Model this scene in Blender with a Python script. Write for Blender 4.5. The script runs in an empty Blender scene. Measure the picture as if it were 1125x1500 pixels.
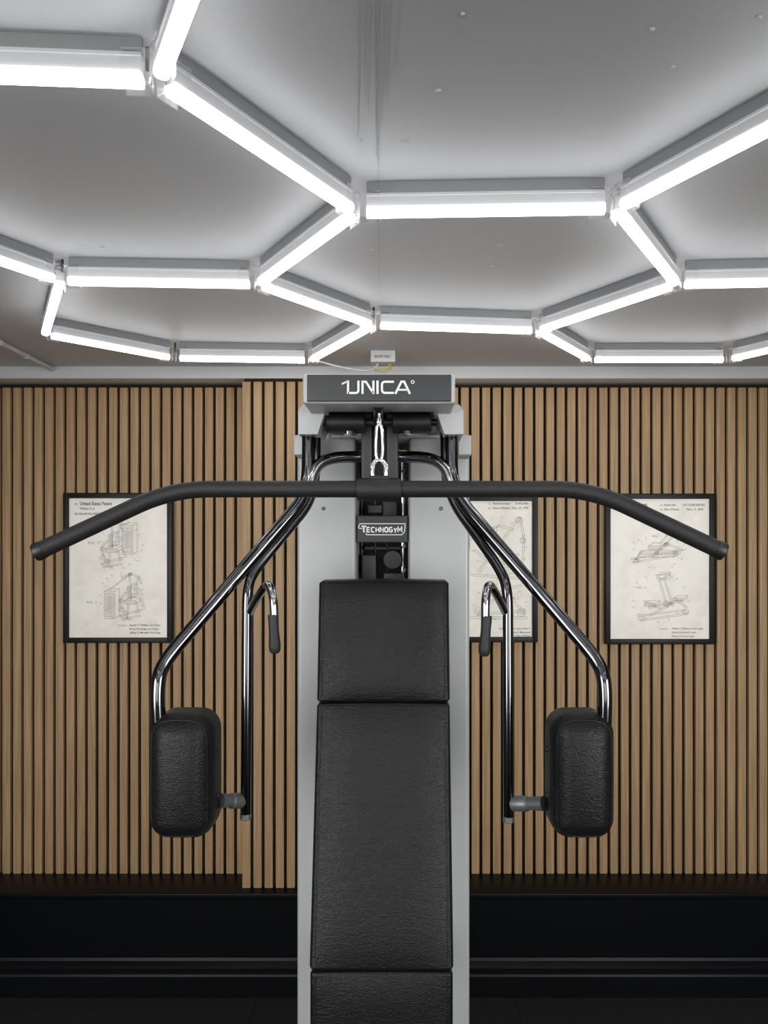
import bpy, bmesh, math, random
from mathutils import Vector, Matrix
random.seed(7)
C = bpy.context.scene.collection
F = 1100.0; X0 = 594.0; Y0 = 785.0; CZ = 1.674
def U(px, py, d): return Vector(((px-X0)/F*d, d, CZ-(py-Y0)/F*d))
def UX(px, d): return (px-X0)/F*d
def UZ(py, d): return CZ-(py-Y0)/F*d
ZC = CZ+.632

# ---------------------------------------------------------------- materials
def nodes_of(name):
    m = bpy.data.materials.new(name); m.use_nodes = True
    nt = m.node_tree; b = nt.nodes['Principled BSDF']
    return m, nt, b
def pm(name, col, rough=.5, metal=0, bump=None, var=0, coat=0, spec=None, alpha=None):
    m, nt, b = nodes_of(name)
    b.inputs['Base Color'].default_value = (*col, 1); b.inputs['Roughness'].default_value = rough
    b.inputs['Metallic'].default_value = metal
    if coat: b.inputs['Coat Weight'].default_value = coat; b.inputs['Coat Roughness'].default_value = .1
    if spec is not None: b.inputs['Specular IOR Level'].default_value = spec
    tc = nt.nodes.new('ShaderNodeTexCoord')
    if bump:
        sc, st, dist = bump
        n = nt.nodes.new('ShaderNodeTexNoise'); n.inputs['Scale'].default_value = sc; n.inputs['Detail'].default_value = 4
        nt.links.new(tc.outputs['Object'], n.inputs['Vector'])
        bp = nt.nodes.new('ShaderNodeBump'); bp.inputs['Strength'].default_value = st; bp.inputs['Distance'].default_value = dist
        nt.links.new(n.outputs['Fac'], bp.inputs['Height']); nt.links.new(bp.outputs['Normal'], b.inputs['Normal'])
    if var:
        n = nt.nodes.new('ShaderNodeTexNoise'); n.inputs['Scale'].default_value = 3; n.inputs['Detail'].default_value = 5
        nt.links.new(tc.outputs['Object'], n.inputs['Vector'])
        r = nt.nodes.new('ShaderNodeValToRGB')
        r.color_ramp.elements[0].position = .3; r.color_ramp.elements[1].position = .7
        r.color_ramp.elements[0].color = (*[c*(1-var) for c in col], 1); r.color_ramp.elements[1].color = (*[min(1, c*(1+var)) for c in col], 1)
        nt.links.new(n.outputs['Fac'], r.inputs['Fac']); nt.links.new(r.outputs['Color'], b.inputs['Base Color'])
    return m
def leather():
    m, nt, b = nodes_of('black_leather')
    b.inputs['Base Color'].default_value = (.004, .004, .005, 1); b.inputs['Roughness'].default_value = .40
    b.inputs['Specular IOR Level'].default_value = .26
    tc = nt.nodes.new('ShaderNodeTexCoord')
    mp = nt.nodes.new('ShaderNodeMapping'); mp.inputs['Scale'].default_value = (.6, 1, 1.4)
    nt.links.new(tc.outputs['Object'], mp.inputs['Vector'])
    v = nt.nodes.new('ShaderNodeTexVoronoi'); v.inputs['Scale'].default_value = 460
    n = nt.nodes.new('ShaderNodeTexNoise'); n.inputs['Scale'].default_value = 115; n.inputs['Detail'].default_value = 6; n.inputs['Distortion'].default_value = 1.6
    nt.links.new(tc.outputs['Object'], v.inputs['Vector']); nt.links.new(mp.outputs['Vector'], n.inputs['Vector'])
    mx = nt.nodes.new('ShaderNodeMath'); mx.operation = 'MULTIPLY_ADD'; mx.inputs[1].default_value = .4
    nt.links.new(v.outputs['Distance'], mx.inputs[0]); nt.links.new(n.outputs['Fac'], mx.inputs[2])
    bp = nt.nodes.new('ShaderNodeBump'); bp.inputs['Strength'].default_value = .6; bp.inputs['Distance'].default_value = .0020
    nt.links.new(mx.outputs[0], bp.inputs['Height']); nt.links.new(bp.outputs['Normal'], b.inputs['Normal'])
    return m
def wood():
    m, nt, b = nodes_of('oak_slat')
    b.inputs['Roughness'].default_value = .55
    tc = nt.nodes.new('ShaderNodeTexCoord')
    mp = nt.nodes.new('ShaderNodeMapping'); mp.inputs['Scale'].default_value = (90, 20, 2.2)
    nt.links.new(tc.outputs['Object'], mp.inputs['Vector'])
    n = nt.nodes.new('ShaderNodeTexNoise'); n.inputs['Scale'].default_value = 1.6; n.inputs['Detail'].default_value = 6
    nt.links.new(mp.outputs['Vector'], n.inputs['Vector'])
    r = nt.nodes.new('ShaderNodeValToRGB')
    r.color_ramp.elements[0].position = .28; r.color_ramp.elements[1].position = .72
    r.color_ramp.elements[0].color = (.33, .208, .104, 1); r.color_ramp.elements[1].color = (.53, .36, .195, 1)
    nt.links.new(n.outputs['Fac'], r.inputs['Fac']); nt.links.new(r.outputs['Color'], b.inputs['Base Color'])
    return m
def paper():
    m, nt, b = nodes_of('aged_paper')
    b.inputs['Roughness'].default_value = .35
    tc = nt.nodes.new('ShaderNodeTexCoord')
    n = nt.nodes.new('ShaderNodeTexNoise'); n.inputs['Scale'].default_value = 9; n.inputs['Detail'].default_value = 8; n.inputs['Roughness'].default_value = .65
    nt.links.new(tc.outputs['Object'], n.inputs['Vector'])
    r = nt.nodes.new('ShaderNodeValToRGB')
    r.color_ramp.elements[0].position = .25; r.color_ramp.elements[1].position = .55
    r.color_ramp.elements[0].color = (.88, .83, .71, 1); r.color_ramp.elements[1].color = (1, .98, .90, 1)
    nt.links.new(n.outputs['Fac'], r.inputs['Fac']); nt.links.new(r.outputs['Color'], b.inputs['Base Color'])
    return m
def emis(name, s):
    m, nt, b = nodes_of(name)
    b.inputs['Base Color'].default_value = (.9, .9, .9, 1)
    b.inputs['Emission Color'].default_value = (1, .99, .985, 1); b.inputs['Emission Strength'].default_value = s
    return m
def clear():
    m = bpy.data.materials.new('clear_plastic'); m.use_nodes = True; nt = m.node_tree; nt.nodes.clear()
    o = nt.nodes.new('ShaderNodeOutputMaterial'); t = nt.nodes.new('ShaderNodeBsdfTransparent')
    p = nt.nodes.new('ShaderNodeBsdfPrincipled'); p.inputs['Base Color'].default_value = (.5, .5, .52, 1); p.inputs['Roughness'].default_value = .08
    fr = nt.nodes.new('ShaderNodeLayerWeight'); fr.inputs['Blend'].default_value = .18
    mx = nt.nodes.new('ShaderNodeMixShader')
    nt.links.new(fr.outputs['Facing'], mx.inputs[0]); nt.links.new(t.outputs[0], mx.inputs[1]); nt.links.new(p.outputs[0], mx.inputs[2])
    nt.links.new(mx.outputs[0], o.inputs[0]); return m
def rubber_floor():
    m, nt, b = nodes_of('rubber_floor')
    b.inputs['Roughness'].default_value = .75
    tc = nt.nodes.new('ShaderNodeTexCoord')
    v = nt.nodes.new('ShaderNodeTexNoise'); v.inputs['Scale'].default_value = 320
    nt.links.new(tc.outputs['Object'], v.inputs['Vector'])
    r = nt.nodes.new('ShaderNodeValToRGB')
    r.color_ramp.elements[0].position = .5; r.color_ramp.elements[1].position = .72
    r.color_ramp.elements[0].color = (.006, .0065, .007, 1); r.color_ramp.elements[1].color = (.035, .037, .04, 1)
    nt.links.new(v.outputs['Fac'], r.inputs['Fac']); nt.links.new(r.outputs['Color'], b.inputs['Base Color'])
    return m

M = dict(
    ceil=pm('ceiling_paint', (.57, .583, .605), .5, bump=(55, .12, .003), var=.02),
    white=pm('white_paint', (.62, .63, .64), .5, bump=(40, .1, .002)),
    wallp=pm('wall_paint', (.24, .24, .245), .6, bump=(40, .1, .002)),
    felt=pm('black_felt', (.016, .012, .009), .95),
    wood=wood(), paper=paper(),
    blackwood=pm('black_satin_paint', (.002, .0025, .0035), .4, bump=(30, .1, .001), spec=.2),
    floor=rubber_floor(), seam=pm('floor_seam', (.002, .002, .002), .9),
    grey=pm('silver_grey_paint', (.38, .395, .398), .42, .1, bump=(400, .05, .0005)),
    dgrey=pm('dark_grey_panel', (.026, .028, .031), .45),
    blk=pm('black_plastic', (.008, .008, .009), .45),
    blkm=pm('black_metal', (.015, .015, .017), .35, .3),
    bar=pm('black_textured_coating', (.011, .011, .012), .5, bump=(420, .7, .0012), spec=.4),
    chrome=pm('dark_chrome', (.12, .12, .13), .12, 1),
    chrome2=pm('bright_chrome', (.78, .78, .8), .13, 1),
    chrome3=pm('chrome', (.42, .42, .44), .10, 1),
    gmetal=pm('grey_metal', (.14, .145, .15), .45, .6),
    silver=pm('silver_lettering', (.68, .69, .70), .35, .0),
    shade_strip=pm('gap_shade_strip', (.22, .225, .23), .6),  # grey standing in for the shadow between housing and ceiling
    leather=leather(), ink=pm('print_ink', (.13, .12, .11), .8), ink2=pm('faint_print_ink', (.26, .245, .22), .8),
    glow=emis('lit_diffuser', 8.5), housing=pm('tube_housing', (.50, .51, .53), .35),
    clear=clear(), frame=pm('black_frame', (.004, .004, .004), .4, spec=.25),
    yellow=pm('yellow_wire', (.5, .45, .03), .5), wcable=pm('white_cable', (.6, .6, .6), .5),
    grip=pm('rubber_grip', (.010, .010, .011), .6, bump=(300, .3, .001)),
)

# ---------------------------------------------------------------- mesh builder
ORG = {}
class MB:
    def __init__(s): s.v = []; s.f = []
    def add(s, vs, fs):
        n = len(s.v); s.v += [Vector(v) for v in vs]; s.f += [[i+n for i in f] for f in fs]; return s
    def box(s, a, b):
        x0, y0, z0 = [min(a[i], b[i]) for i in range(3)]; x1, y1, z1 = [max(a[i], b[i]) for i in range(3)]
        return s.add([(x0,y0,z0),(x1,y0,z0),(x1,y1,z0),(x0,y1,z0),(x0,y0,z1),(x1,y0,z1),(x1,y1,z1),(x0,y1,z1)],
                     [(0,3,2,1),(4,5,6,7),(0,1,5,4),(1,2,6,5),(2,3,7,6),(3,0,4,7)])
    def rbox(s, a, b, r=.004, m=3, n=(1,1,1), fn=None):
        a = Vector(a); b = Vector(b); c = (a+b)/2; h = [abs(b[i]-a[i])/2 for i in range(3)]; r = min([r]+[x*.98 for x in h])
        ax = []
        for i in range(3):
            q = h[i]-r
            lo = [-q - r*math.tan(math.pi/4*(1-k/m)) for k in range(m+1)]
            mid = [-q+2*q*k/n[i] for k in range(1, n[i])]
            ax.append(lo+mid+[-x for x in reversed(lo)])
        key = {}; vs = []; fs = []
        def vid(p):
            k = tuple(round(x, 7) for x in p)
            if k in key: return key[k]
            inn = Vector([max(-(h[i]-r), min(h[i]-r, p[i])) for i in range(3)])
            d = Vector(p)-inn
            w = inn+d.normalized()*r if d.length > 1e-9 else Vector(p)
            w = w+c
            if fn: w = fn(w)
            vs.append(w); key[k] = len(vs)-1; return key[k]
        for i in range(3):
            j, k = (i+1) % 3, (i+2) % 3
            for sg in (-1, 1):
                for u in range(len(ax[j])-1):
                    for w in range(len(ax[k])-1):
                        q = []
                        for (du, dw) in ((0,0),(1,0),(1,1),(0,1)):
                            p = [0,0,0]; p[i] = sg*h[i]; p[j] = ax[j][u+du]; p[k] = ax[k][w+dw]; q.append(vid(p))
                        q = list(dict.fromkeys(q))
                        if len(q) > 2: fs.append(q)
        return s.add(vs, fs)
    def prism(s, poly, y0, y1):        # poly of (x,z)
        n = len(poly)
        vs = [(p[0], y0, p[1]) for p in poly]+[(p[0], y1, p[1]) for p in poly]
        fs = [list(range(n)), list(range(2*n-1, n-1, -1))]+[(i, (i+1) % n, n+(i+1) % n, n+i) for i in range(n)]
        return s.add(vs, fs)
    def tube(s, pts, r, seg=16, closed=False, cap=True, rad=None, rnd=False):
        P = [Vector(p) for p in pts]; n = len(P)
        def tan(i):
            if closed: return (P[(i+1) % n]-P[i-1]).normalized()
            return (P[min(i+1, n-1)]-P[max(i-1, 0)]).normalized()
        t = tan(0); u = t.orthogonal().normalized(); rings = []
        for i in range(n):
            t2 = tan(i); u = (u-t2*u.dot(t2)).normalized(); w = t2.cross(u)
            rr = rad[i] if rad else r
            rings.append([P[i]+(u*math.cos(a)+w*math.sin(a))*rr for a in [2*math.pi*k/seg for k in range(seg)]])
        vs = [v for R in rings for v in R]; fs = []
        for i in range(n if closed else n-1):
            j = (i+1) % n
            for k in range(seg):
                l = (k+1) % seg; fs.append((i*seg+k, i*seg+l, j*seg+l, j*seg+k))
        if cap and not closed:
            fs.append(list(range(seg))); fs.append(list(range((n-1)*seg, n*seg)))
        return s.add(vs, fs)
    def lathe(s, a, b, prof, seg=24):  # prof: list of (t along a->b in metres, radius)
        a = Vector(a); d = (Vector(b)-a).normalized()
        u = d.orthogonal().normalized(); w = d.cross(u); vs = []; fs = []
        for (t, r) in prof:
            for k in range(seg):
                g = 2*math.pi*k/seg; vs.append(a+d*t+(u*math.cos(g)+w*math.sin(g))*max(r, 1e-5))
        for i in range(len(prof)-1):
            for k in range(seg):
                l = (k+1) % seg; fs.append((i*seg+k, i*seg+l, (i+1)*seg+l, (i+1)*seg+k))
        fs.append(list(range(seg))); fs.append(list(range((len(prof)-1)*seg, len(prof)*seg)))
        return s.add(vs, fs)
    def ribbon(s, pts, w, mapf, closed=False):   # flat ribbon in a 2d space mapped to 3d
        P = [Vector((p[0], p[1])) for p in pts]; n = len(P); vs = []
        for i in range(n):
            a = P[i-1] if (i > 0 or closed) else None; b = P[(i+1) % n] if (i < n-1 or closed) else None
            d1 = (P[i]-a).normalized() if a is not None and (P[i]-a).length > 1e-9 else None
            d2 = (b-P[i]).normalized() if b is not None and (b-P[i]).length > 1e-9 else None
            if d1 is None: d1 = d2
            if d2 is None: d2 = d1
            if d1 is None: d1 = d2 = Vector((1, 0))
            n1 = Vector((-d1.y, d1.x)); n2 = Vector((-d2.y, d2.x)); nn = (n1+n2)
            nn = nn.normalized() if nn.length > 1e-3 else n1
            k = w/2/max(.45, nn.dot(n1))
            vs.append(mapf(P[i]+nn*k)); vs.append(mapf(P[i]-nn*k))
        fs = []
        for i in range(n if closed else n-1):
            j = (i+1) % n; fs.append((2*i, 2*j, 2*j+1, 2*i+1))
        return s.add(vs, fs)
    def build(s, name, mat, parent=None, smooth=True, loc=None, ang=38, orient=True):
        org = Vector(loc) if loc is not None else (ORG[parent.name] if parent is not None else Vector((0,0,0)))
        me = bpy.data.meshes.new(name); me.from_pydata([v-org for v in s.v], [], s.f)
        bm = bmesh.new(); bm.from_mesh(me)
        if orient: bmesh.ops.recalc_face_normals(bm, faces=bm.faces)
        bm.to_mesh(me); bm.free()
        if smooth: me.shade_smooth(); me.set_sharp_from_angle(angle=math.radians(ang))
        me.materials.append(mat)
        o = bpy.data.objects.new(name, me); C.objects.link(o)
        if parent is not None: o.parent = parent
        else: o.location = org
        ORG[o.name] = org
        return o
def thing(name, label, cat, loc, group=None):
    o = bpy.data.objects.new(name, None); C.objects.link(o); o.location = loc; ORG[o.name] = Vector(loc)
    o.empty_display_size = .05
    o['label'] = label; o['category'] = cat
    if group: o['group'] = group
    return o
def struct(o): o['kind'] = 'structure'; return o
def fillet(pts, r, n=7, closed=False):
    P = [Vector(p) for p in pts]; out = []; N = len(P)
    rs = r if isinstance(r, (list, tuple)) else [r]*N
    for i in range(N):
        if not closed and i in (0, N-1): out.append(P[i]); continue
        a = P[i-1]; b = P[(i+1) % N]; p = P[i]
        ra = min(rs[i], (a-p).length*.49); rb = min(rs[i], (b-p).length*.49)
        A = p+(a-p).normalized()*ra; B = p+(b-p).normalized()*rb
        for k in range(n+1):
            t = k/n; out.append(A*(1-t)**2+p*2*t*(1-t)+B*t*t)
    return out
def text_mb(mb, body, px, py, h, d, width=None, bold=0.0, align='LEFT'):
    cu = bpy.data.curves.new('t', 'FONT'); cu.body = body; cu.size = 1; cu.offset = bold; cu.resolution_u = 2
    o = bpy.data.objects.new('t', cu); C.objects.link(o)
    bpy.context.view_layer.update()
    me = bpy.data.meshes.new_from_object(o.evaluated_get(bpy.context.evaluated_depsgraph_get()))
    xs = [v.co.x for v in me.vertices]; w = max(xs)-min(xs); x0 = min(xs)
    sy = h/.7; sx = (width/w) if width else sy
    off = 0 if align == 'LEFT' else (-w*sx if align == 'RIGHT' else -w*sx/2)
    mb.add([U(px+off+(v.co.x-x0)*sx, py-v.co.y*sy, d) for v in me.vertices], [list(p.vertices) for p in me.polygons])
    bpy.data.objects.remove(o); bpy.data.curves.remove(cu); bpy.data.meshes.remove(me)

# ---------------------------------------------------------------- setting
RL, RR, RB, RF = -2.35, 2.45, -2.7, 2.93
struct(MB().box((RL-.1, RB-.1, -.1), (RR+.1, RF+.1, 0)).build('floor', M['floor'], smooth=False))
fl = bpy.data.objects['floor']
m = MB()
for px in (366, 762):
    x = UX(px, 2.6); m.box((x-.002, RB, 0), (x+.002, 2.72, .0006))
m.box((RL, 1.9, 0), (RR, 1.904, .0006)); m.box((RL, .9, 0), (RR, .904, .0006))
m.build('tile_seam', M['seam'], fl, smooth=False)
ce = struct(MB().box((RL-.1, RB-.1, ZC), (RR+.1, RF+.1, ZC+.1)).build('ceiling', M['ceil'], smooth=False))
def CP(px, py, lift=.0): 
    d = F*.632/(Y0-py); p = U(px, py, d); p.z = ZC-lift; return p
m = MB()
for (x1, y1, x2, y2, w) in ((553, 2, 556, 440, .0018), (548, 2, 552, 230, .0012), (527, 2, 524, 200, .0014), (535, 2, 533, 120, .0012), (572, 2, 566, 150, .0012), (586, 2, 578, 110, .0012), (541, 2, 540, 160, .0012), (560, 2, 559, 180, .0012), (566, 2, 563, 130, .001)):
    a = CP(x1, y1); b = CP(x2, y2); n = 14; pts = []
    for k in range(n+1):
        p = a.lerp(b, k/n); pts.append((p.x+random.uniform(-.0008, .0008), p.y))
    m.ribbon(pts, w, lambda q: Vector((q.x, q.y, ZC-.0006)))
m.build('plaster_joint', pm('joint_line', (.50, .515, .54), .6), ce, smooth=False)  # joint lines slightly darker than the ceiling paint
m = MB()
for (px, py, r) in ((733, 360, .010), (642, 133, .005), (955, 43, .004), (985, 98, .004), (593, 207, .007), (527, 205, .005), (120, 360, .008), (150, 362, .006), (545, 366, .005), (678, 20, .003), (720, 390, .005), (1113, 25, .004), (690, 300, .004)):
    p = CP(px, py); m.lathe(p, p+Vector((0, 0, -1)), [(0, r), (.0008, r*.95), (.002, r*.6), (.0024, .0001)], 12)
m.build('plaster_blob', M['ceil'], ce)

# back wall with slat panelling
wb = struct(MB().box((RL-.1, RF, 0), (RR+.1, RF+.1, ZC)).build('wall_back', M['felt'], smooth=False))
SL0, SL1 = UZ(1280, 2.9), CZ+.573
m = MB(); per = .0412; sw = .0300
x = RL+.01
PXL, PXR = UX(355, 2.78), UX(598, 2.78)
while x < RR-.03:
    if not (x > PXL-.005 and x+sw < PXR+.005):
        m.rbox((x, 2.9, SL0), (x+sw, 2.92, SL1), .0012, 1)
    x += per
m.build('slat_panel', M['wood'], wb)
m = MB(); m.box((RL, 2.92, SL0), (RR, 2.931, SL1)); m.build('felt_backing', M['felt'], wb, smooth=False)
pier = struct(MB().box((PXL+.004, 2.795, SL0+.001), (PXR, 2.93, CZ+.585)).build('wall_pier', M['felt'], smooth=False))
m = MB(); x = PXL
while x+sw < PXR+.01:
    m.rbox((x, 2.78, SL0+.001), (x+sw, 2.797, CZ+.571), .0012, 1); x += per
m.rbox((PXL, 2.797, SL0+.001), (PXL+.006, 2.90, CZ+.571), .001, 1)
m.build('slat_panel', M['wood'], pier)
struct(MB().box((RL-.1, RB-.1, 0), (RL, RF, ZC)).build('wall_left', M['wallp'], smooth=False))
struct(MB().box((RR, RB-.1, 0), (RR+.1, RF, ZC)).build('wall_right', M['wallp'], smooth=False))
struct(MB().box((RL, RB-.1, 0), (RR, RB, ZC)).build('wall_behind', M['wallp'], smooth=False))
t1 = MB(); t1.rbox((RL, 2.80, CZ+.587), (RR, 2.93, ZC+.01), .004, 2); struct(t1.build('trim_1', M['white']))
LZ = UZ(1308, 2.745)
m = MB(); m.rbox((RL, 2.738, LZ-.022), (RR, 2.93, LZ), .004, 2); m.box((RL, 2.75, 0), (RR, 2.93, LZ-.02))
struct(m.build('trim_2', M['blackwood']))
prof = [(2.752, 0), (2.722, 0), (2.722, .075), (2.726, .082), (2.726, .098), (2.719, .103), (2.719, .108), (2.727, .117), (2.738, .124), (2.742, .134), (2.752, .136)]
vs = [(RL, p[0], p[1]) for p in prof]+[(RR, p[0], p[1]) for p in prof]; n = len(prof)
m = MB().add(vs, [list(range(n)), list(range(n, 2*n))]+[(k, (k+1) % n, n+(k+1) % n, n+k) for k in range(n)])
struct(m.build('baseboard_back', pm('skirting_satin', (.003, .0035, .0045), .42, spec=.2), ang=20))

# ---------------------------------------------------------------- hexagonal light
S = .454
HL = .578
px_v = {(-69,0):(232,119), (-19,1):(521,312), (81,1):(902,306), (-69,2):(378,417), (131,2):(991,417), (-169,2):(88,412),
        (-219,3):(66,490), (-19,3):(547,477), (81,3):(788,485), (-169,4):(255,525), (-69,4):(455,528), (131,4):(863,527), (231,4):(1067,527)}
rowd = lambda r: 2.473-.3865*(4-r)
def vert(a, r):
    if (a, r) in px_v:
        x, y = px_v[(a, r)]; d = F*HL/(Y0-y); return Vector((UX(x, d), d, CZ+HL))
    return Vector((a/100*S+.0, rowd(r), CZ+HL))
hexl = thing('hexagonal_ceiling_light', 'large white lit honeycomb grid of tube lights fixed under the ceiling', 'ceiling light', (0, 1.7, ZC))
edges = []; vset = {}
for r in range(-6, 5):
    if r % 2 == 0: edges += [((-169, r), (-69, r)), ((131, r), (231, r))]
    else:
        edges += [((-19, r), (81, r))]
    if r < 4:
        for (e, o_) in ((-169, -219), (-69, -19), (131, 81), (231, 281)):
            edges.append((((e, r), (o_, r+1)) if r % 2 == 0 else ((o_, r), (e, r+1))))
for (a, b) in edges:
    A = vert(*a); B = vert(*b); d = (B-A).normalized(); n = Vector((-d.y, d.x, 0))
    vset.setdefault(a, []).append(d); vset.setdefault(b, []).append(-d)
    A2 = A+d*.020; B2 = B-d*.020
    def sweep(prof):
        k = len(prof); vs = [A2+n*p[0]+Vector((0,0,p[1])) for p in prof]+[B2+n*p[0]+Vector((0,0,p[1])) for p in prof]
        return MB().add(vs, [list(range(k)), list(range(k, 2*k))]+[(i, (i+1) % k, k+(i+1) % k, k+i) for i in range(k)])
    h = sweep([(-.0075, .0070), (-.0075, .026), (-.0090, .027), (-.0090, .031), (.0090, .031), (.0090, .027), (.0075, .026), (.0075, .0070)]).build('light_tube', M['housing'], hexl)
    dp = [(-.0092, .0072), (-.0102, .004), (-.0102, -.003), (-.0084, -.0064), (-.005, -.0084), (0, -.0092), (.005, -.0084), (.0084, -.0064), (.0102, -.003), (.0102, .004), (.0092, .0072)]
    sweep(dp).build('diffuser', M['glow'], h)
    sweep([(-.0035, .031), (-.0035, .0535), (.0035, .0535), (.0035, .031)]).build('gap_shade_strip', M['shade_strip'], h, smooth=False)  # strip added to draw the dark gap shade above the housing
for v, dirs in vset.items():
    p = vert(*v); m = MB()
    m.lathe(p+Vector((0,0,-.012)), p+Vector((0,0,1)), [(0, .003), (.001, .0075), (.043, .0075), (.045, .003)], 16)
    W1, W2 = .0120, .0130
    for d in dirs:
        n = Vector((-d.y, d.x, 0))
        for z0, z1, w in ((-.0125, -.0116, W1), (.0335, .0345, W1)):
            q = [p+d*.009-n*w, p+d*.044-n*w, p+d*.044+n*w, p+d*.009+n*w]
            m.add([x+Vector((0,0,z0)) for x in q]+[x+Vector((0,0,z1)) for x in q], [(0,1,2,3),(4,5,6,7),(0,1,5,4),(1,2,6,5),(2,3,7,6),(3,0,4,7)])
        for sg in (-1, 1):
            a = n*sg*W1; b = n*sg*W2
            q = [p+d*.009+a, p+d*.044+a, p+d*.044+b, p+d*.009+b]
            m.add([x+Vector((0,0,-.0125)) for x in q]+[x+Vector((0,0,.0345)) for x in q], [(0,1,2,3),(4,5,6,7),(0,1,5,4),(1,2,6,5),(2,3,7,6),(3,0,4,7)])
    c = m.build('connector', M['clear'], hexl)
    if v in ((-69,0), (-169,2), (-19,3), (-169,4)):
        q = p+Vector((-.020, .018, 0)) if v == (-69,0) else p+Vector((0, .012, 0))
        MB().tube([q+Vector((0,0,.025)), q+Vector((0,0,.054))], .0028, 8).build('hanger', M['blk'], c)

# ---------------------------------------------------------------- conduit pipe, alarm box, cable
p1 = CP(-60, 466, .011); p2 = CP(86, 541, .011)
pipe = thing('conduit_pipe', 'thin white conduit pipe running diagonally along ceiling at left', 'pipe', p1)
MB().tube([p1, p2], .008, 14).build('pipe', M['white'], pipe)
for t in (.35, .62):
    p = p1.lerp(p2, t); d = (p2-p1).normalized()
    m = MB(); m.tube([p-d*.008, p+d*.008], .0105, 14); m.build('pipe_clip', M['white'], pipe)
DB = 2.55
ab = thing('junction_box', 'small white rectangular box with tiny lettering on the ceiling above the machine', 'junction box', U(561, 514, DB))
MB().rbox((UX(543, DB), DB, UZ(530, DB)), (UX(579, DB), DB+.06, ZC-.0005), .003, 2).build('box_cover', M['white'], ab)
m = MB(); text_mb(m, 'BLOW ONLY', 561, 524, 4, DB-.0008, 24, .02, 'CENTER'); m.build('lettering', M['ink'], ab, smooth=False, orient=False)
cab = fillet([U(466, 529, 2.5)+Vector((0,0,0)), U(500, 538, 2.52), U(535, 544, 2.55), U(548, 540, 2.57), U(556, 531, 2.59)], .03)
cb = MB().tube(cab, .0028, 8).build('cable', M['wcable'], loc=cab[0])
cb['label'] = 'loose white cable drooping from the lit grid to the small ceiling box'; cb['category'] = 'cable'
for i, (a, b, c) in enumerate([((548, 541), (560, 546), (572, 541)), ((550, 545), (562, 539), (574, 544))]):
    q = fillet([U(*a, 2.58), U(*b, 2.57), U(*c, 2.58), U(c[0]-4, 530, 2.59)], .02)
    w = MB().tube(q, .002, 8).build('wire', M['yellow'], loc=q[0])
    w['label'] = 'short yellow green wire curled below the small white ceiling box'; w['category'] = 'wire'; w['group'] = 'wires under the ceiling box'

# ---------------------------------------------------------------- framed patent prints
DP = 2.875
def poster(x0, x1, y0, y1, label, content):
    t = thing('framed_print', label, 'framed print', U((x0+x1)/2, y1, DP+.02), 'framed technical drawings on the slatted wall')
    a = U(x0, y1, DP); b = U(x1, y0, DP); fw = .020; fd = .024
    m = MB()
    m.rbox((a.x, DP, a.z), (a.x+fw, DP+fd, b.z), .002, 2); m.rbox((b.x-fw, DP, a.z), (b.x, DP+fd, b.z), .002, 2)
    m.rbox((a.x+fw-.002, DP, a.z), (b.x-fw+.002, DP+fd, a.z+fw), .002, 2); m.rbox((a.x+fw-.002, DP, b.z-fw), (b.x-fw+.002, DP+fd, b.z), .002, 2)
    m.build('frame', M['frame'], t)
    pr = MB().box((a.x+fw-.003, DP+.010, a.z+fw-.003), (b.x-fw+.003, DP+.014, b.z-fw+.003)).build('print_sheet', M['paper'], t, smooth=False)
    d = DP+.0092; txt = MB(); drw = MB(); mp = lambda q: U(q.x, q.y, d)
    def L(*pts, w=.55, closed=False): drw.ribbon(pts, w*.85, mp, closed)
    def E(cx, cy, rx, ry, w=.5, n=18): drw.ribbon([(cx+rx*math.cos(2*math.pi*k/n), cy+ry*math.sin(2*math.pi*k/n)) for k in range(n)], w*.85, mp, True)
    def T(s, px, py, h, width=None, bold=.01, align='LEFT'): text_mb(txt, s, px, py, h, d, width, bold, align)
    content(L, E, T)
    txt.build('lettering', M['ink'], pr, smooth=False, orient=False)
    drw.build('line_drawing', M['ink2'], pr, smooth=False, orient=False)
def isobox(L, x, y, w, h, dx, dy):
    L((x,y),(x+w,y),(x+w,y+h),(x,y+h), closed=True)
    if dx: L((x,y),(x+dx,y-dy),(x+w+dx,y-dy),(x+w,y)); L((x+w+dx,y-dy),(x+w+dx,y+h-dy),(x+w,y+h))
def rod(L, a, b, g=1.1, w=.45):
    ax, ay = a; bx, by = b; l = math.hypot(bx-ax, by-ay); nx, ny = -(by-ay)/l*g, (bx-ax)/l*g
    L((ax+nx, ay+ny), (bx+nx, by+ny), w=w); L((ax-nx, ay-ny), (bx-nx, by-ny), w=w)
    L((ax+nx, ay+ny), (ax-nx, ay-ny), w=w); L((bx+nx, by+ny), (bx-nx, by-ny), w=w)
def hatch(L, x, y, w, h, n):
    for k in range(n): L((x+w*k/n, y), (x+w*k/n+1.5, y+h), w=.35)
def bits(L, T, x0, y0, x1, y1, n, seed):
    rn = random.Random(seed)
    for k in range(n):
        a = 6.283*(k+rn.uniform(-.35, .35))/n; cx, cy = (x0+x1)/2, (y0+y1)/2; g = rn.uniform(.86, 1)
        px = cx+math.cos(a)*(x1-x0)/2*g; py = cy+math.sin(a)*(y1-y0)/2*g; f = rn.uniform(.80, .88)
        L((px, py), (px*f+cx*(1-f)+rn.uniform(-2, 2), py*f+cy*(1-f)+rn.uniform(-2, 2)), w=.22)
        T(str(rn.randint(10, 98)), px-1.5, py, 1.6, 2.7, -.015)
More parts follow.
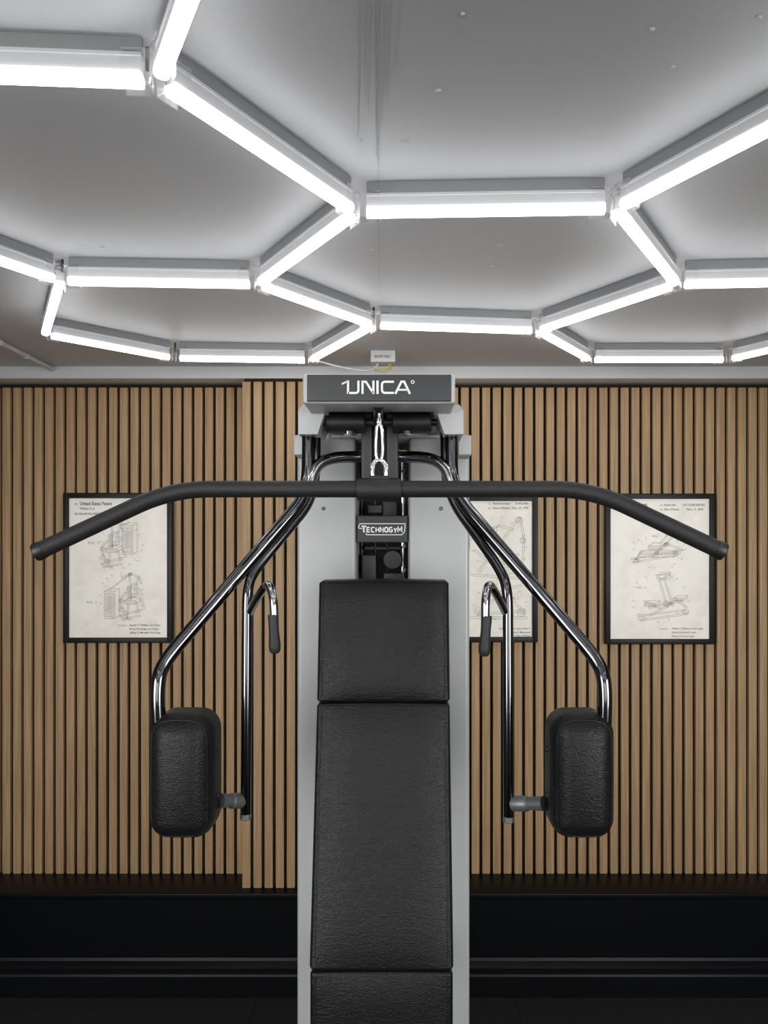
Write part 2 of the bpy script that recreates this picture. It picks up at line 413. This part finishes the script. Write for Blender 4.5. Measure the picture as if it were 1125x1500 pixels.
def c1(L, E, T):
    T('[19]', 109, 739.5, 2.5, 4); T('United States Patent', 117, 740, 5.2, 47, .02)
    T('Webber et al.', 117, 746.5, 3.4, 22, .01)
    T('LEG CURL AND PULL EXERCISE MACHINE', 109, 754, 2.8, 52, .02)
    T('FIG. 1', 129, 797, 3.4, 15, -.012); T('FIG. 2', 127, 884, 3.4, 15, -.012)
    for (ox, oy) in ((150, 762), (150, 838)):
        f = oy > 800
        tx = ox+(3 if f else 29); ty = oy+(28 if f else 8); th = 42 if not f else 40
        isobox(L, tx, ty, 15, th, 7, 4); isobox(L, tx+2, ty+3, 11, th-6, 0, 0)
        for k in range(12): L((tx+3, ty+8+k*2.2), (tx+12, ty+8+k*2.2), w=.4)
        for q in (5, 7.5, 10): L((tx+q, ty+3), (tx+q, ty+th-3), w=.4)
        bx = ox+(32 if f else 5)
        isobox(L, bx, oy+42, 16, 5, 8, 5); isobox(L, bx+4, oy+22, 6, 18, 9, 5); hatch(L, bx+5, oy+23, 5, 16, 5); hatch(L, bx+1, oy+43, 14, 3, 8)
        for (p, q) in (((bx-6, oy+64), (bx+26, oy+55)), ((bx-4, oy+69), (bx+24, oy+64)), ((bx+6, oy+47), (bx+4, oy+66)), ((bx+18, oy+44), (bx+21, oy+60)), ((bx+8, oy+6), (bx+10, oy+24)),
                       ((bx+21, oy+10), (bx+14, oy+26)), ((bx+2, oy+30), (bx-7, oy+41)), ((bx-7, oy+41), (bx-3, oy+54)), ((bx-6, oy+64), (bx+10, oy+70)), ((bx+24, oy+40), (bx+30, oy+54))): rod(L, p, q)
        rod(L, (bx-4, oy+8), (bx+9, oy+3)); rod(L, (bx+9, oy+3), (bx+22, oy+7)); rod(L, (bx+22, oy+7), (bx+25, oy+17))
        for (x, y, rx, ry) in ((bx-4, oy+55, 4.5, 3.2), (bx+2, oy+60, 4, 3), (bx+13, oy+34, 3, 3), (bx+20, oy+28, 4.5, 4.5), (bx+9, oy+3, 3, 2), (bx-4, oy+42, 3, 3)):
            E(x, y, rx, ry); E(x, y, rx*.5, ry*.5, .4)
        rod(L, (tx+7, ty-2), (bx+9, oy+3), .7)
        bits(L, T, ox-5, oy-2, ox+61, oy+73, 16, 3 if f else 5)
    T('Inventors:', 173, 917, 2.2, 13, 0)
    T('Randall T. Webber, San Diego;', 190, 917, 2.8, 45, .005); T('Bruce Hockridge, San Diego;', 190, 922.5, 2.8, 43, .005); T('Jeffrey O. Meredith, San Diego', 190, 928, 2.8, 45, .005)
def c2(L, E, T):
    T('[11]', 715, 739, 2.4, 4, 0); T('Patent Number:', 722, 739, 3, 26, .012); T('5,476,430', 755, 739, 3, 19, .012)
    T('[45]', 715, 745.5, 2.4, 4, 0); T('Date of Patent:', 722, 745.5, 3, 25, .012); T('Dec. 19, 1995', 750, 745.5, 3, 24, .012)
    T('United States Patent', 640, 740, 4.6, 44, .02)
    for (p, q) in (((700, 838), (762, 758)), ((690, 842), (770, 848)), ((762, 758), (768, 790)), ((768, 790), (764, 846)), ((696, 806), (735, 838)), ((730, 798), (746, 842)), ((690, 790), (730, 770)), ((730, 770), (752, 776)),
                   ((690, 905), (772, 905)), ((700, 900), (740, 862)), ((740, 862), (768, 900)), ((740, 862), (764, 858)), ((700, 900), (768, 895)), ((716, 822), (760, 812))): rod(L, p, q, 1.4)
    isobox(L, 700, 778, 20, 6, 8, 6); hatch(L, 701, 779, 18, 4, 8); isobox(L, 712, 868, 18, 5, 8, 5); isobox(L, 650, 770, 30, 40, 8, 6)
    for (x, y, r) in ((760, 762, 5), (766, 792, 4), (742, 862, 5), (700, 896, 6), (740, 822, 5), (764, 897, 6)): E(x, y, r, r); E(x, y, r*.5, r*.5, .4)
    bits(L, T, 690, 756, 774, 850, 16, 9); bits(L, T, 690, 856, 774, 910, 12, 11)
    T('FIG. 2', 748, 878, 3, 12, -.012)
    T('Inventors: Michael L. Jones, Walter S.', 731, 922, 2.7, 46, .005); T('Towley III, Minneapolis;', 748, 927.5, 2.7, 29, .005); T('Gary D. Piaget, of Wayzata', 746, 932.5, 2.7, 31, .005)
def c3(L, E, T):
    T('(10)', 967, 741, 2.4, 4, 0); T('Patent No.:', 973, 741, 3, 18, .012); T('US 7,628,350 B1', 1000, 741, 3.2, 32, .015)
    T('(45)', 967, 747.5, 2.4, 4, 0); T('Date of Patent:', 973, 747.5, 3, 22, .012); T('Nov. 17, 2009', 1006, 747.5, 3, 24, .012)
    T('United States Patent', 904, 741, 4.4, 44, .02)
    T('FIG. 1', 956, 787, 3, 12, -.012); T('FIG. 2', 934, 862, 3, 12, -.012)
    isobox(L, 935, 812, 52, 4, 10, 6); hatch(L, 937, 807, 56, 4, 26)
    isobox(L, 950, 800, 18, 5, 8, 5); hatch(L, 951, 801, 16, 3, 10)
    for (p, q) in (((926, 824), (992, 813)), ((924, 819), (990, 808)), ((966, 797), (982, 779)), ((972, 800), (988, 783)), ((940, 806), (932, 820)), ((955, 816), (975, 796)), ((975, 796), (1000, 806)),
                   ((934, 902), (1004, 894)), ((938, 909), (1008, 899)), ((978, 890), (966, 850)), ((986, 888), (973, 848)), ((950, 890), (1000, 880)), ((944, 880), (968, 892)), ((990, 878), (1006, 890)), ((952, 902), (984, 884)), ((966, 850), (980, 843))): rod(L, p, q)
    for (x, y, r) in ((932, 821, 4), (990, 809, 4), (977, 797, 3.5), (962, 810, 3), (940, 906, 5), (1004, 896, 5), (976, 884, 5), (982, 884, 3)): E(x, y, r, r*.75); E(x, y, r*.5, r*.4, .4)
    isobox(L, 963, 842, 12, 5, 7, 4); E(974, 845, 9, 4.5); isobox(L, 944, 884, 16, 4, 7, 4); isobox(L, 986, 876, 14, 4, 7, 4); hatch(L, 945, 885, 14, 3, 8); hatch(L, 987, 877, 12, 3, 8)
    bits(L, T, 922, 782, 1006, 834, 16, 21); bits(L, T, 922, 840, 1010, 914, 16, 23)
    T('Inventors:', 966, 922, 2.2, 13, 0)
    T('William T. Dalebout, North Logan;', 984, 922, 2.7, 46, .005); T('Gaylen Ercanbrack, Logan;', 984, 927.5, 2.7, 36, .005); T('Steven J. Kresie, Logan', 984, 933, 2.7, 33, .005)
poster(92, 252, 722, 942, 'black framed aged print of two stacked weight machine sketches, left of the machine', c1)
poster(628, 788, 726, 941, 'black framed aged print half hidden behind the right side of the grey machine', c2)
poster(887, 1048, 723, 944, 'black framed aged print of low bench and upright lever sketches, farthest right of the machine', c3)

# ---------------------------------------------------------------- the machine
mc = thing('multi_gym_machine', 'silver grey multi gym with black leather back pads and dark chrome press arms', 'exercise machine', (UX(561, 1.95), 1.95, 0))
DC = 1.80; CT = CZ+.237
xl0, xl1, xr0, xr1 = UX(435, DC), UX(522, DC), UX(598, DC), UX(688, DC)
m = MB(); m.rbox((xl0, DC, .06), (xl1, 2.16, CT), .010, 3); m.rbox((xr0, DC, .06), (xr1, 2.16, CT), .010, 3)
m.rbox((xl1-.01, 1.84, .06), (xr0+.01, 2.15, UZ(870, DC)), .003, 2)
m.build('column', M['grey'], mc)
m = MB(); m.rbox((xl0-.12, 1.1, 0), (xl0-.02, 2.2, .06), .012); m.rbox((xr1+.02, 1.1, 0), (xr1+.12, 2.2, .06), .012); m.rbox((xl0-.03, 1.75, 0), (xr1+.03, 2.2, .065), .01)
m.build('base', M['grey'], mc)
MB().box((xl1-.005, 2.02, UZ(880, DC)), (xr0+.005, 2.05, CT-.01)).build('slot_back', M['blk'], mc, smooth=False)
for px in (530, 590):
    MB().tube([U(px, 668, 1.93), U(px, 862, 1.93)], .006, 12).build('guide_rod', M['chrome2'] if px > 560 else M['blkm'], mc)
for (a, b) in ((U(530, 850, 1.86), U(552, 812, 1.92)), (U(560, 760, 1.88), U(582, 735, 1.92)), (U(538, 752, 1.87), U(560, 740, 1.9)), (U(562, 850, 1.87), U(590, 838, 1.92)), (U(533, 806, 1.9), U(588, 800, 1.93))):
    MB().rbox(a, b, .003).build('carriage_block', M['dgrey'], mc)
a = U(575, 820, 1.86); a2 = a+Vector((0, .03, 0))
MB().lathe(a, a2, [(0, .006), (0, .022), (.006, .026), (.012, .022), (.018, .022), (.024, .026), (.03, .022)], 28).build('pulley', M['blkm'], mc)
for px in (548, 566):
    MB().tube([U(px, 672, 1.9), U(px+2, 840, 1.9)], .0028, 8).build('cable', M['blk'], mc)
for (x, y) in ((592, 835), (592, 770), (592, 800), (591, 690)):
    MB().lathe(U(x, y, 1.85), U(x, y, 1.86), [(0, .002), (0, .004), (.004, .005)], 12).build('slot_bolt', M['gmetal'], mc)
dpl = DC-.004
bp_ = MB().rbox(U(523, 795, dpl), U(597, 755, dpl)+Vector((0, .012, 0)), .003).build('badge_plate', M['dgrey'], mc)
GL = {'C': [[(1,1),(0,1),(0,0),(1,0)]], 'T': [[(0,1),(1,1)],[(.5,1),(.5,0)]],
      'E': [[(1,1),(0,1),(0,0),(1,0)],[(0,.5),(.9,.5)]], 'H': [[(0,0),(0,1)],[(1,0),(1,1)],[(0,.5),(1,.5)]], 'O': [[(0,.5),(0,1),(1,1),(1,0),(0,0),(0,.5)]],
      'N': [[(0,0),(0,1),(1,0),(1,1)]],
      'G': [[(1,1),(0,1),(0,0),(1,0),(1,.5),(.55,.5)]], 'Y': [[(0,1),(.5,.45),(1,1)],[(.5,.5),(.5,0)]], 'M': [[(0,0),(0,1),(.5,.3),(1,1),(1,0)]]}
def letters(mb, s, x, y, w, h, gap, sw_, d, fr=.3):
    for ch in s:
        for pl in GL[ch]:
            pts = [Vector((x+p[0]*w, y-p[1]*h, 0)) for p in pl]
            if ch in 'UCGO' : pts = fillet(pts, fr*h, 4)
            mb.ribbon(pts, sw_, lambda q: U(q.x, q.y, d))
        x += w+gap
    return x
m = MB()
letters(m, 'T', 529.5, 779.8, 7.0, 8.8, 0, 2.2, dpl-.0014)
letters(m, 'ECHNOG', 537.6, 779.2, 4.2, 6.6, 2.35, 1.8, dpl-.0014)
letters(m, 'Y', 577.0, 780.4, 4.2, 6.8, 0, 1.7, dpl-.0014); letters(m, 'M', 582.8, 779.2, 5.8, 7.6, 0, 1.7, dpl-.0014)
for l in ([(525.5, 774), (525.5, 770.5), (527.5, 767.2), (593.5, 767.2)], [(525.5, 773.6), (531, 774.4)], [(536, 781), (537, 783.4), (588.5, 783.4), (592.5, 779), (593.5, 767)]):
    m.ribbon(l, 1.1, lambda q: U(q.x, q.y, dpl-.0012))
m.build('lettering', pm('white_lettering', (.85, .86, .87), .4), bp_, smooth=False, orient=False)
for px in (474, 646):
    MB().lathe(U(px, 745, DC-.003), U(px, 745, DC), [(0, .001), (0, .0035), (.003, .005), (.004, .005)], 14).build('screw', M['gmetal'], mc)
# head
DH = 1.40
hx0, hx1 = UX(443, DH), UX(667, DH); hz0, hz1 = UZ(591, DH), UZ(547, DH)
m = MB()
m.rbox((hx0, DH, hz0), (hx1, DH+.10, hz1), .005, 3)
m.rbox((hx0, DH+.09, hz0), (hx0+.035, 1.95, hz1), .004, 2); m.rbox((hx1-.035, DH+.09, hz0), (hx1, 1.95, hz1), .004, 2)
m.rbox((hx0, DH+.09, hz1-.012), (hx1, 2.0, hz1), .004, 2)
m.rbox((hx0+.01, 1.84, CT-.01), (hx1-.01, 2.0, hz1), .004, 2)
m.build('head_housing', M['grey'], mc)
MB().box((hx0+.03, DH+.095, hz0+.012), (hx1-.03, 1.85, hz0+.018)).build('head_underside', M['blk'], mc, smooth=False)
hp = MB().rbox((UX(450, DH), DH-.003, UZ(588.5, DH)), (UX(661, DH), DH+.006, UZ(549, DH)), .002, 2).build('front_panel', M['dgrey'], mc)
m = MB()
dl = DH-.0042; lm = lambda q: U(q.x, q.y, dl)
m.ribbon([(500.6, 562.6), (509.5, 558.4)], 2.4, lm)
m.ribbon([(509.8, 557.0), (509.8, 577.2)], 3.2, lm)
m.ribbon(fillet([Vector((509.8, 575.6, 0)), Vector((525, 575.6, 0)), Vector((525, 557.5, 0))], 4.5, 5), 3.2, lm)
m.ribbon([(531, 577), (531, 560)], 3.2, lm); m.ribbon([(529.5, 559.2), (536, 559.2), (546.5, 575.5)], 3.1, lm); m.ribbon([(547, 577), (547, 557.5)], 3.2, lm)
m.ribbon([(553, 577), (553, 557.5)], 3.4, lm)
m.ribbon(fillet([Vector((577, 559.2, 0)), Vector((559.5, 559.2, 0)), Vector((559.5, 575.5, 0)), Vector((577, 575.5, 0))], 5, 5), 3.2, lm)
m.ribbon([(579, 577), (588, 559), (592, 559), (600.5, 577)], 3.2, lm); m.ribbon([(584, 571), (597, 571)], 2.7, lm)
m.ribbon([(604.5+2.2*math.cos(k*math.pi/5), 559.5+2.2*math.sin(k*math.pi/5)) for k in range(10)], 1.2, lm, True)
m.build('lettering', M['silver'], hp, smooth=False, orient=False)
def V2(px, py, d): return (UX(px, d), UZ(py, d))
for sg in (-1, 1):
    cx = 558
    poly = [(cx+sg*114, 592), (cx+sg*82, 603), (cx+sg*93, 636), (cx+sg*121, 636), (cx+sg*121, 601)]
    m = MB(); m.prism([V2(x, y, 1.52) for (x, y) in poly], 1.52, 1.66)
    m.build('shoulder_bracket', M['grey'], mc)
    x0_, x1_ = (430, 456) if sg < 0 else (671, 691)
    MB().rbox((UX(x0_, 1.72), 1.72, UZ(667, 1.72)), (UX(x1_, 1.72), 1.90, UZ(637, 1.72)), .004).build('collar_block', M['grey'], mc)
for (a, b) in ((477, 536), (574, 632)):
    A = U(a, 619, 1.56); B = U(b, 619, 1.56); L_ = (B-A).length
    MB().lathe(A, B, [(0, .012), (0, .019), (.003, .0225), (L_-.003, .0225), (L_, .019), (L_, .012)], 28).build('foam_roller', M['blk'], mc)
for a in (514, 594):
    MB().lathe(U(a, 632, 1.545), U(a, 640, 1.545), [(0, .012), (.006, .013), (.008, .010)], 18).build('roller_cap', M['chrome2'], mc)
MB().tube([U(470, 619, 1.56), U(640, 619, 1.56)], .008, 12).build('roller_axle', M['blkm'], mc)
m = MB(); m.rbox((UX(529, 1.6), 1.6, UZ(702, 1.6)), (UX(545, 1.6), 1.82, UZ(600, 1.6)), .004); m.rbox((UX(566, 1.6), 1.6, UZ(702, 1.6)), (UX(583, 1.6), 1.82, UZ(600, 1.6)), .004)
m.rbox((UX(540, 1.6), 1.66, UZ(700, 1.6)), (UX(572, 1.6), 1.82, UZ(600, 1.6)), .004)
m.build('pulley_block', M['dgrey'], mc)
A = U(548, 606, 1.47); MB().lathe(A, A+Vector((1, 0, 0)), [(0, .008), (0, .030), (.003, .030), (.009, .024), (.015, .030), (.018, .030), (.018, .008)], 30).build('top_pulley', M['blkm'], mc)
MB().tube([U(555.5, 606, 1.44), U(555.5, 622, 1.43)], .003, 10).build('lifting_cable', M['blk'], mc)

# arms
def arm(name, pts, r, fr, mat, **k):
    return MB().tube(fillet([U(*p) for p in pts], fr, 10), r, 20, **k).build(name, mat, mc, ang=50)
for sg in (-1, 1):
    if sg < 0:
        outer = [(452, 632, 1.56), (451, 702, 1.55), (442, 734, 1.53), (241, 968, 1.39), (230, 1000, 1.37), (233, 1076, 1.37)]
        inner = [(463, 632, 1.585), (462, 702, 1.57), (452, 740, 1.55), (372, 836, 1.48), (362, 862, 1.46), (360, 1196, 1.45)]
        arch = [(452, 722, 1.54), (460, 684, 1.55), (484, 670, 1.57), (530, 669, 1.62)]
        hand = [(365, 898, 1.46), (379, 872, 1.42), (393, 852, 1.37), (401, 876, 1.35), (402, 915, 1.35)]
        grip = [(400, 900, 1.35), (403, 957, 1.35)]; pad = (209, 307); link = (322, 353, 1173)
    else:
        outer = [(661, 632, 1.56), (662, 702, 1.55), (675, 734, 1.53), (876, 968, 1.39), (887, 1000, 1.37), (885, 1076, 1.37)]
        inner = [(652, 632, 1.585), (653, 702, 1.57), (666, 740, 1.55), (733, 834, 1.48), (744, 864, 1.46), (745, 1200, 1.45)]
        arch = [(664, 722, 1.54), (654, 684, 1.55), (630, 670, 1.57), (583, 669, 1.62)]
        hand = [(741, 898, 1.46), (728, 872, 1.42), (716, 852, 1.37), (711, 876, 1.35), (711, 915, 1.35)]
        grip = [(713, 902, 1.35), (709, 961, 1.35)]; pad = (811, 908); link = (797, 752, 1177)
    arm('press_arm', outer, .0132, [0, .03, .03, .045, .045, 0], M['chrome'])
    ia = arm('lever_arm', inner, .0102, [0, .03, .03, .045, .045, 0], M['chrome'])
    e = U(*inner[-1]); MB().lathe(e+Vector((0,0,.006)), e-Vector((0,0,1)), [(0, .0110), (.010, .0110), (.012, .008)], 18).build('end_cap', M['gmetal'], ia)
    arm('cross_tube', arch, .0125, .05, M['chrome3'])
    arm('handle', hand, .0078, .03, M['chrome3'])
    g0 = U(*grip[0]); g1 = U(*grip[1]); Lg = (g1-g0).length
    MB().lathe(g0, g1, [(0, .0085), (.002, .0098), (.02, .0092), (.03, .0090), (Lg-.014, .0108), (Lg-.004, .0098), (Lg, .006)], 20).build('hand_grip', M['grip'], mc)
    d0, d1 = 1.33, 1.448
    ax, bx = UX(pad[0], d0), UX(pad[1], d0); za, zb = UZ(1239, d0), UZ(1052, d0)
    cxp, czp = (ax+bx)/2, (za+zb)/2
    def bulge(v, cx=cxp, cz=czp, hx=(bx-ax)/2, hz=(zb-za)/2):
        u = (v.x-cx)/hx; w = (v.z-cz)/hz
        k = (1-.02*abs(w)**3); y = v.y-(.012*(1-u*u)*(1-w*w) if v.y < (d0+d1)/2 else 0)
        return Vector((cx+(v.x-cx)*k, y, v.z))
    po = MB().rbox((ax, d0+.008, za), (bx, d1, zb), .037, 9, (3, 3, 6), bulge).build('arm_pad', M['leather'], mc, ang=60)
    pl = fillet([bulge(Vector((x, d0+.0190, z))) for (x, z) in ((ax+.0088, za+.0088), (bx-.0088, za+.0088), (bx-.0088, zb-.0088), (ax+.0088, zb-.0088))], .038, 8, True)
    MB().tube(pl, .0016, 8, closed=True).build('piping', M['leather'], po)
    pl = fillet([bulge(Vector((x, d1-.016, z))) for (x, z) in ((ax+.008, za+.008), (bx-.008, za+.008), (bx-.008, zb-.008), (ax+.008, zb-.008))], .038, 8, True)
    MB().tube(pl, .002, 8, closed=True).build('piping', M['leather'], po)
    xi = bx if sg < 0 else ax
    for yy in (1098, 1166):
        q = Vector((xi+sg*.002, 1.395, UZ(yy, 1.39))); MB().lathe(q, q-Vector((sg, 0, 0)), [(0, .007), (.004, .006), (.0055, .003)], 14).build('pad_button', M['blk'], po)
    A = U(link[0], link[2], 1.41); B = U(link[1], link[2], 1.45); Lk = (B-A).length
    MB().lathe(A, B, [(0, .009), (.001, .0135), (Lk*.5, .012), (Lk*.55, .0145), (Lk, .0145)], 20).build('pad_link', M['gmetal'], mc)

# back pads
pcx = -.0440
def backpad(yt, dt, yb, db, W, thick, name_y=None, ztb=None):
    zt = UZ(yt, dt); zb = UZ(yb, db) if ztb is None else ztb
    cx = pcx
    def fn(v):
        w = (v.z-zb)/(zt-zb); u = (v.x-cx)/(W/2)
        y = v.y+db+(dt-db)*w
        if v.y < thick*.5: y -= .012*max(0, 1-u**4)*max(0, 1-(2*w-1)**6)
        z = v.z
        if w > .9: z -= .002*u*u
        return Vector((v.x, y, z))
    po = MB().rbox((cx-W/2, 0, zb), (cx+W/2, thick, zt), .0065, 4, (10, 2, 14), fn).build('back_pad', M['leather'], mc, ang=60)
    for s_ in (-1, 1):
        xx = cx+s_*(W/2-.009)
        MB().tube([fn(Vector((xx, .0002, zb+.006+(zt-zb-.012)*k/16))) for k in range(17)], .0016, 8).build('piping', M['leather'], po)
        xx = cx+s_*(W/2-.001)
        MB().tube([fn(Vector((xx, .0085, zb+.004+(zt-zb-.008)*k/16))) for k in range(17)], .0019, 8).build('piping', M['leather'], po)
    for zz in (zt-.003, zb+.003):
        MB().tube([fn(Vector((cx+(W-.008)*(k/10-.5), .0025, zz))) for k in range(11)], .0015, 8).build('piping', M['leather'], po)
    MB().rbox((cx-W/2+.015, thick-.002, zb+.012), (cx+W/2-.015, thick+.008, zt-.012), .002, 2, (1,1,2), lambda v: Vector((v.x, v.y+db+(dt-db)*(v.z-zb)/(zt-zb), v.z))).build('pad_board', M['blk'], po)
backpad(850, 1.53, 1029, 1.49, .2630, .065)
backpad(1029.5, 1.487, 1423, 1.37, .2620, .065)
backpad(1423.5, 1.372, 1700, 1.372, .2600, .065, ztb=.48)
m = MB(); m.rbox((pcx-.03, 1.42, .70), (pcx+.03, 1.85, .76), .005); m.rbox((pcx-.03, 1.57, 1.44), (pcx+.03, 1.85, 1.50), .005); m.rbox((pcx-.03, 1.46, .5), (pcx+.03, 1.50, 1.1), .005)
m.build('pad_support', M['gmetal'], mc)

# ---------------------------------------------------------------- bar and snap hook
DBAR = 1.36
bar = thing('pulldown_bar', 'long black textured bar with angled down ends hanging across the machine', 'pulldown bar', U(556, 717, DBAR))
pts = fillet([U(60, 806, 1.31), U(252, 716.5, DBAR), U(866, 716.5, DBAR), U(1052, 805, 1.31)], .07, 10)
MB().tube(pts, .0152, 24).build('bar_tube', M['bar'], bar, ang=50)
for (a, b) in ((pts[0], pts[1]), (pts[-1], pts[-2])):
    d = (a-b).normalized()
    MB().lathe(a-d*.004, a+d, [(0, .0160), (.012, .0165), (.016, .0145), (.0175, .010)], 24).build('end_cap', M['blk'], bar)
A = U(523, 717, DBAR); B = U(588, 717, DBAR); L_ = (B-A).length
sl = MB().lathe(A, B, [(0, .0155), (.0005, .0195), (.004, .0205), (L_-.004, .0205), (L_-.0005, .0195), (L_, .0155)], 28).build('centre_sleeve', M['bar'], bar)
m = MB(); lug = U(555.5, 702, DBAR); m.rbox(lug+Vector((-.018, -.006, -.01)), lug+Vector((.018, .006, .007)), .004); m.build('lug', M['blkm'], sl)
hk = thing('snap_hook', 'bright chrome carabiner and shackle joining the cable to the black bar', 'carabiner', U(555.5, 690, 1.365))
def lp(px, py, hw, hh, d, n=28, sq=1):
    return [U(px, py, d)+Vector((hw*math.copysign(abs(math.cos(t))**sq, math.cos(t)), 0, hh*math.copysign(abs(math.sin(t))**sq, math.sin(t)))) for t in [2*math.pi*k/n for k in range(n)]]
MB().tube(lp(555.5, 649, .0065, .034, 1.40, 28, .75), .0034, 10, closed=True).build('hook', M['chrome2'], hk)
MB().lathe(U(555.5, 626, 1.41), U(555.5, 600, 1.41), [(0, .003), (.002, .006), (.014, .006), (.018, .0035), (.026, .003)], 14).build('swivel', M['chrome2'], hk)
q = fillet([U(546, 700, DBAR), U(545, 684, DBAR), U(549, 675, DBAR+.01), U(562, 675, DBAR+.01), U(566, 684, DBAR), U(565, 700, DBAR)], .012)
MB().tube(q, .0045, 12).build('shackle', M['chrome2'], hk)

# ---------------------------------------------------------------- world, added fill lamps, camera
w = bpy.data.worlds.new('World'); bpy.context.scene.world = w; w.use_nodes = True
w.node_tree.nodes['Background'].inputs[0].default_value = (.5, .52, .55, 1); w.node_tree.nodes['Background'].inputs[1].default_value = .05
def area(name, loc, tgt, sx, sy, e, sp):
    l = bpy.data.lights.new(name, 'AREA'); l.shape = 'RECTANGLE'; l.size = sx; l.size_y = sy; l.energy = e; l.color = (1, .985, .965); l.spread = math.radians(sp)
    o = bpy.data.objects.new(name, l); C.objects.link(o); o.location = loc
    o.rotation_euler = (Vector(tgt)-Vector(loc)).to_track_quat('-Z', 'Y').to_euler()
area('fill_light_left', (-2.1, -.7, 1.45), (.3, 2.9, .7), 1.6, 1.4, 22, 80)  # added fill from the left to brighten machine and lower wall
area('fill_light_right', (2.2, -.7, 1.45), (-.3, 2.9, .7), 1.6, 1.4, 22, 80)  # matching fill added on the right, no fixture there
area('fill_light_behind', (0, -2.5, 1.5), (0, 2.9, .7), 3.4, 1.3, 8, 80)  # weak frontal fill added behind the camera
cam = bpy.data.cameras.new('Camera'); co = bpy.data.objects.new('Camera', cam); C.objects.link(co)
co.location = (0, 0, CZ); co.rotation_euler = (math.pi/2, 0, 0)
cam.sensor_fit = 'VERTICAL'; cam.sensor_height = 36; cam.lens = 36*F/1500
cam.shift_x = -(X0-562.5)/1500; cam.shift_y = (Y0-750)/1500; cam.clip_start = .02
bpy.context.scene.camera = co
bpy.context.scene.view_settings.view_transform = 'Standard'
